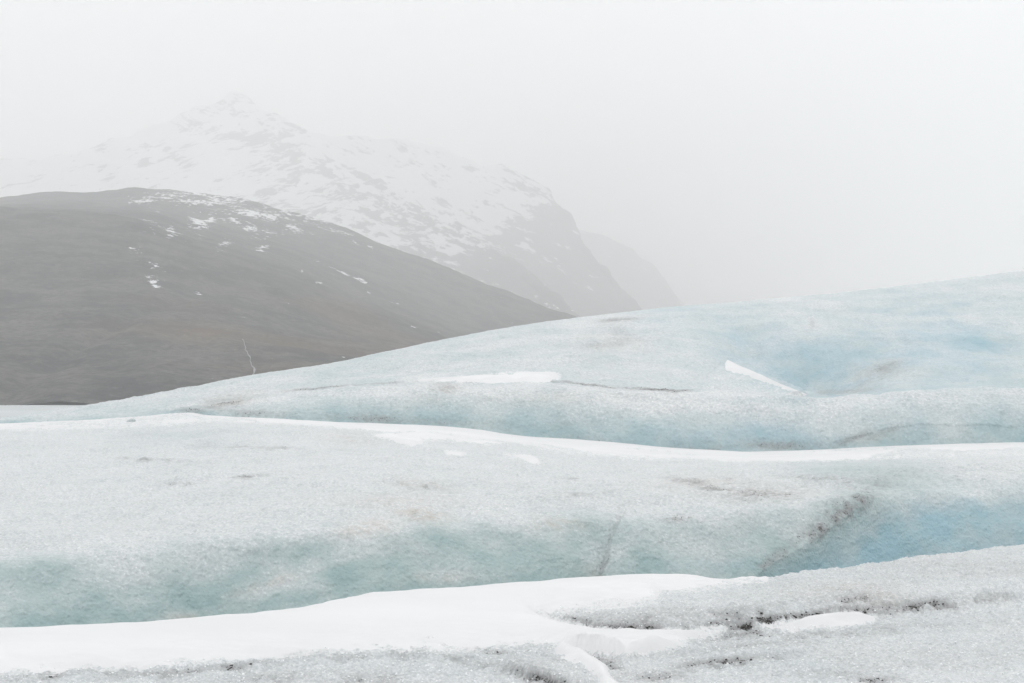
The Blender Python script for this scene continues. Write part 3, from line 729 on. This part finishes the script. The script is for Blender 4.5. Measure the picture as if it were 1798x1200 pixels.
# ------------------------------------------------------------------ ice ridge behind
def ridge():
    u = np.concatenate([np.linspace(-600, -60, 40)[:-1], np.linspace(-60, 1860, 700), np.linspace(1860, 2400, 40)[1:]])
    base, lip, crest = V_BASE2(u), V_LIP2(u), V_CREST2(u)
    lip = np.minimum(lip, base-2); crest = np.minimum(crest, lip-4)
    Yc = curve((-600, 58), (0, 60), (240, 63), (600, 70), (1000, 76), (1557, 82), (2400, 90))(u)
    bowl = curve((-600, 0), (1150, 0), (1330, 1), (1798, 1), (2400, .6))(u)      # hollow behind the front wave at the right
    h = base-lip
    st = [unproj(u, base+14, 0*u+48.3), unproj(u, base, 0*u+48.5), unproj(u, base-0.42*h, 0*u+49.0), unproj(u, base-0.80*h, 0*u+49.7), unproj(u, lip, 0*u+50.6),
          unproj(u, lip-0.5+3.0*bowl, 0*u+52.6), unproj(u, lip-1.5+9*bowl, 54.5+1.2*bowl)]
    l2 = lip-1.5+9*bowl
    st += [unproj(u, 0.70*l2+0.30*crest, 0.70*55.5+0.30*Yc - 0*u + bowl*1.5), unproj(u, 0.36*l2+0.64*crest, 0.42*55.5+0.58*Yc), unproj(u, 0.10*l2+0.90*crest, 0.15*55.5+0.85*Yc), unproj(u, crest, Yc)]
    c = st[-1]
    b1 = c.copy(); b1[:, 1] += 1.5; b1[:, 2] -= 0.05
    b2 = c.copy(); b2[:, 1] += 7; b2[:, 2] -= 1.6
    b3 = c.copy(); b3[:, 1] += 22; b3[:, 2] = -6
    G = loft(st + [b1, b2, b3], [4, 40, 42, 34, 24, 20, 52, 58, 46, 18, 6, 4, 4])
    N = normals(G)
    uu, vv = proj(G)
    lg, bg_, cg = lip[None, :], base[None, :], crest[None, :]
    front = sstep(-1, 1, (vv - lg)/5.0)*(np.arange(len(G)) < 148)[:, None]
    fdep = np.clip((vv-lg)/(bg_-lg+1e-6), 0, 1.2)*front
    edge = 1 - 0.85*sstep(0.86, 1.0, np.clip((l2[None, :]-vv)/(l2-crest)[None, :], 0, 1))   # calmer near the skyline
    D = 0.16*fbm(G, 5.5, 2, off=121)*edge + 0.09*fbm(G, 2.0, 3, off=122)*edge
    D = D - 1.3*(1-front)*blobs(uu, vv, [(1420, 640, 130, 36, 14, 1.0), (1330, 610, 60, 26, 20, .6)])*edge + 0.10*(1-front)*fbm(G, 2.6, 3, off=126, stretch=(1.6, 1, 1))*edge
    D = D + 0.12*front*billow(G, 2.4, 2, off=123, stretch=(1, 1, 1.6))
    # crack along the top of the front wave
    lv = np.interp(uu, [330, 420, 520, 600, 740, 860, 975, 1040, 1120, 1200, 1230], [712, 700, 686, 678, 668, 664, 669, 678, 683, 687, 683]) + 1.2*fbm(G, 1.5, 3, off=124)
    am = sstep(380, 500, uu)*(1-sstep(1180, 1240, uu))
    dd = lv-vv
    D = D - 0.10*am*np.exp(-((dd)/1.5)**2)
    lv2 = np.interp(uu, [1420, 1470, 1520, 1557, 1620], [790, 776, 765, 754, 748]) + 1.2*fbm(G, 1.2, 3, off=125)
    D = D + 0.05*sstep(1400, 1460, uu)*sstep(-1.5, 1.5, lv2-vv)*np.exp(-np.clip(lv2-vv, 0, None)/10)*front
    Ls = np.interp(uu, [1200, 1240, 1272, 1277, 1300, 1345, 1380, 1418, 1440], [690, 664, 640, 636, 646, 666, 681, 694, 697])
    D = D + 0.45*sstep(-2.5, 2.5, vv-Ls)*np.exp(-np.clip(vv-Ls, 0, None)/26.0)*sstep(1225, 1285, uu)*(1-sstep(1395, 1430, uu))*(np.arange(len(G)) >= 138)[:, None]
    S = G + N*D[..., None]
    N2 = normals(S)
    gr = billow(S, 0.9, 2, off=131)*0.035 + billow(S, 0.30, 2, off=132)*0.030 + fbm(S, 0.14, 2, off=133)*0.016
    P = S + N2*gr[..., None]*(0.35+0.65*edge)[..., None]
    uu, vv = proj(S)
    n = fbm(S, 2.0, 4, off=141); nl = fbm(S, 6, 3, off=142)
    blue = front*(0.10 + 0.74*fdep) + 0.18*nl + (1-front)*0.30 + 0.22*fbm(S, 2.4, 4, gain=0.6, off=143)
    blue = blue + blobs(uu, vv, [(1400, 635, 190, 55, 12, .34), (1340, 615, 80, 34, 15, .12), (1500, 630, 120, 60, 0, .28), (1290, 600, 60, 24, 0, .12), (1200, 570, 180, 24, -6, .12), (1330, 765, 150, 22, 5, .34), (1250, 780, 80, 16, 0, .3), (800, 735, 160, 14, 5, .12), (1000, 760, 60, 16, 0, .2), (1700, 620, 140, 70, 0, .4)])
    ramp_ = sstep(-4, 6, sdf_poly(uu, vv, [(1195, 692), (1215, 684), (1245, 666), (1270, 644), (1300, 652), (1345, 670), (1380, 684), (1420, 697), (1300, 700)]))
    dust = 0.34*ramp_ + 0.5*sstep(-9, 0, sdf_poly(uu, vv, [(735, 668), (850, 661), (900, 655), (975, 655), (985, 662), (960, 669), (845, 671)]))
    back = (np.arange(len(G)) >= 164)[:, None]*np.ones_like(uu)
    blue = blue + 0.22*back*bowl[None, :]*np.exp(-np.clip(l2[None, :]-vv, 0, None)/70.0)
    blue = blue - blobs(uu, vv, [(1070, 590, 80, 40, 20, .22), (1000, 640, 130, 24, 0, .15), (1420, 580, 60, 22, 0, .2), (450, 680, 120, 12, -12, .15), (1250, 715, 200, 12, 0, .18), (1000, 700, 200, 14, 2, .15), (1300, 690, 120, 8, 0, .3)])
    cyan = 0.42 + blobs(uu, vv, [(1400, 630, 220, 80, 10, .6), (1320, 760, 160, 30, 0, .45), (1650, 600, 200, 100, 0, .6), (1150, 560, 140, 30, -8, .4)])
    dirt = blobs(uu, vv, [(390, 712, 55, 13, -10, .55), (350, 722, 40, 9, 0, .55), (450, 725, 80, 10, 3, .35), (780, 680, 26, 10, 0, .45), (1085, 562, 40, 5, -4, .5), (1095, 588, 60, 20, 30, .2), (1060, 605, 60, 8, 0, .28), (1425, 570, 8, 12, 0, .4), (1150, 684.5, 80, 2.5, 3, .8), (1040, 677, 70, 2.2, 7, .75), (960, 669, 40, 2, 5, .6), (560, 682, 90, 2.0, -5, .5), (680, 673, 80, 2.0, -3, .45), (1200, 686, 30, 3, -5, .6),
                          (1545, 655, 60, 14, -25, .4), (1500, 770, 50, 8, -22, .45), (1550, 760, 40, 8, -20, .45), (1200, 790, 120, 8, 3, .4), (1350, 782, 120, 10, 0, .35), (700, 738, 200, 10, 3, .25), (1480, 688, 80, 6, -4, .35), (1060, 775, 80, 8, 5, .3), (820, 670, 40, 4, 0, .3)])
    dirt = np.clip(dirt*(1+0.7*n) + 0.05*(1-front) + 0.06*front*fdep*2 + 0.05*n, 0, 1)
    tan = blobs(uu, vv, [(400, 705, 60, 14, -12, .45), (780, 683, 30, 12, 0, .35), (760, 700, 60, 10, 0, .2), (950, 700, 120, 14, 0, .2), (1060, 600, 60, 30, 0, .18), (1550, 650, 60, 14, 0, .25), (1540, 770, 50, 10, 0, .25)])
    o = mesh_grid('ice_ridge', P, M_ICE_FAR, dict(blue=np.clip(blue, 0, 1), cyan=np.clip(cyan, 0, 1), dirt=dirt*(1-0.7*ramp_), tan=tan, dust=dust))
    tag(o, 'long pale blue ice ridge rising to the right behind the terrace', kind='structure')
    wob = fbm(S, 4.0, 4, gain=0.6, off=151, stretch=(2.5, 1, 1))*2.2 + fbm(S, 0.8, 2, off=152, stretch=(3, 1, 1))*1.0
    def drift(poly, label, tmax, soft, wobble=1.0):
        s = sdf_poly(uu, vv, poly) + wob*wobble
        th = np.clip(s, -6, soft)/soft
        th = np.where(th > 0, tmax*(1-(1-th)**2), s*0.03)
        Q = S.copy(); Q[..., 2] += th + 0.02
        o = mesh_grid('snow_drift', Q, M_SNOW, keep=(s > -3))
        tag(o, label, 'snow drift', group='snow drifts lying on the glacier')
    drift([(735, 668), (800, 664), (850, 661), (900, 660), (905, 655), (975, 655), (985, 662), (960, 669), (910, 668), (880, 672), (845, 671), (800, 669)], 'flat white snow patch on the top of the ridge front', 0.10, 4, 0.5)
    # fresh bright crest blown against the hollow
    drift([(1272, 641), (1277, 633), (1300, 644), (1345, 664), (1380, 679), (1418, 693), (1400, 690.5), (1372, 681.5), (1345, 671), (1320, 661), (1300, 655), (1286, 652), (1276, 647)], 'bright narrow snow crest slanting down against the blue hollow', 0.10, 4, 0.55)
    return P, dirt
RP, RP_DIRT = ridge()
stream()

# ------------------------------------------------------------------ grit and loose ice crystals
OCT = np.array([(1, 0, 0), (-1, 0, 0), (0, 1, 0), (0, -1, 0), (0, 0, 1), (0, 0, -1)], float)
OCT_F = np.array([(0, 2, 4), (2, 1, 4), (1, 3, 4), (3, 0, 4), (2, 0, 5), (1, 2, 5), (3, 1, 5), (0, 3, 5)])
def scatter(name, label, C, r, mat, flat=0.7):
    n = len(C)
    a = rng.normal(size=(n, 3, 3)); q, _ = np.linalg.qr(a)
    sc_ = r[:, None, None]*rng.uniform(0.55, 1.25, (n, 1, 3))
    V = (OCT[None]*sc_) @ q
    V[..., 2] *= flat
    V = V + C[:, None, :]
    Fq = (OCT_F[None] + (np.arange(n)*6)[:, None, None]).reshape(-1, 3)
    o = raw_mesh(name, V.reshape(-1, 3), Fq, mat, smooth=False)
    tag(o, label, kind='stuff')

def pick(P, weight, n, vis=lambda u, v: (u > -150) & (u < 1950) & (v < 1260)):
    pts = P.reshape(-1, 3); wgt = weight.reshape(-1)
    u, v = proj(pts)
    wgt = wgt*vis(u, v)
    wgt = wgt/wgt.sum()
    i = rng.choice(len(pts), n, p=wgt)
    return pts[i]

kg = NT('black_grit'); M_GRIT = kg.done(kg.mix(kg.noise(60, 2), (0.035, 0.033, 0.03), (0.09, 0.085, 0.08)), 0.85, 0.2)
kc = NT('ice_crystal'); M_CRY = kc.done((0.86, 0.875, 0.885), 0.18, 0.5)
area = np.ones(FG.shape[:2])
c1 = pick(FG, np.clip(FG_DIRT-0.45, 0, 1)**1.3, 1500) + rng.normal(size=(1500, 3))*np.array([0.012, 0.012, 0.0])
c2 = pick(TP, np.clip(TP_DIRT-0.25, 0, 1)**1.2, 450)
c3 = pick(RP, np.clip(RP_DIRT-0.30, 0, 1)**1.5, 500)
C = np.concatenate([c1, c2, c3])
r = np.concatenate([0.003 + 0.013*rng.uniform(0, 1, 1500)**3, rng.uniform(0.005, 0.013, 450), rng.uniform(0.012, 0.026, 500)])
scatter('grit', 'black volcanic grit scattered over the melting ice', C, r, M_GRIT)
cc = pick(FG, 1.0*np.clip(1.15-FG_DIRT*0.5, 0.2, 1)*(FG[..., 1] > 7.5), 15000)
cc[:, 2] += 0.002
scatter('ice_crystals', 'loose glinting ice crystals over the foreground ice', cc, 0.003 + 0.009*rng.uniform(0, 1, len(cc))**2, M_CRY, 0.8)

# ice block at the left end of the snow strip
def ice_block():
    import bmesh
    bm = bmesh.new()
    bmesh.ops.create_icosphere(bm, subdivisions=4, radius=1.0)
    P = np.array([v.co[:] for v in bm.verts])
    P = np.sign(P)*np.abs(P)**0.8
    D = 0.22*fbm(P, 0.9, 3, off=171) + 0.10*billow(P, 0.3, 2, off=172)
    P = P*(1+D)[:, None]*np.array([0.13, 0.12, 0.10])
    for v, p in zip(bm.verts, P): v.co = p
    m = bpy.data.meshes.new('ice_block'); bm.to_mesh(m); bm.free()
    n = len(P)
    for a, x in dict(blue=0.3, cyan=0.2, dirt=0.03, tan=0.0).items():
        at = m.attributes.new(a, 'FLOAT', 'POINT'); at.data.foreach_set('value', np.full(n, x, np.float32))
    m.polygons.foreach_set('use_smooth', np.full(len(m.polygons), True))
    m.materials.append(M_ICE_MID)
    o = bpy.data.objects.new('ice_block', m); COL.objects.link(o)
    o.location = unproj(231.0, 741.0, 45.6)
    tag(o, 'small grey ice block at the left end of the snow strip', 'ice block')
ice_block()

# ------------------------------------------------------------------ mist
def haze():
    import bmesh
    bm = bmesh.new()
    lo, hi = (-9000, -600, -10.0), (9000, 12200, 1920)
    bmesh.ops.create_cube(bm, size=1.0)
    for v in bm.verts:
        for i in range(3): v.co[i] = hi[i] if v.co[i] > 0 else lo[i]
    m = bpy.data.meshes.new('haze'); bm.to_mesh(m); bm.free()
    mt = bpy.data.materials.new('mist'); mt.use_nodes = True
    t = mt.node_tree; t.nodes.clear()
    o_ = t.nodes.new('ShaderNodeOutputMaterial'); p = t.nodes.new('ShaderNodeVolumePrincipled')
    p.inputs['Color'].default_value = (0.985, 0.986, 0.988, 1)
    p.inputs['Density'].default_value = HAZE
    p.inputs['Anisotropy'].default_value = 0.0
    t.links.new(p.outputs[0], o_.inputs['Volume'])
    m.materials.append(mt)
    o = bpy.data.objects.new('haze', m); COL.objects.link(o)
    tag(o, 'pale mist filling the valley and hiding the far mountains', kind='stuff')
haze()
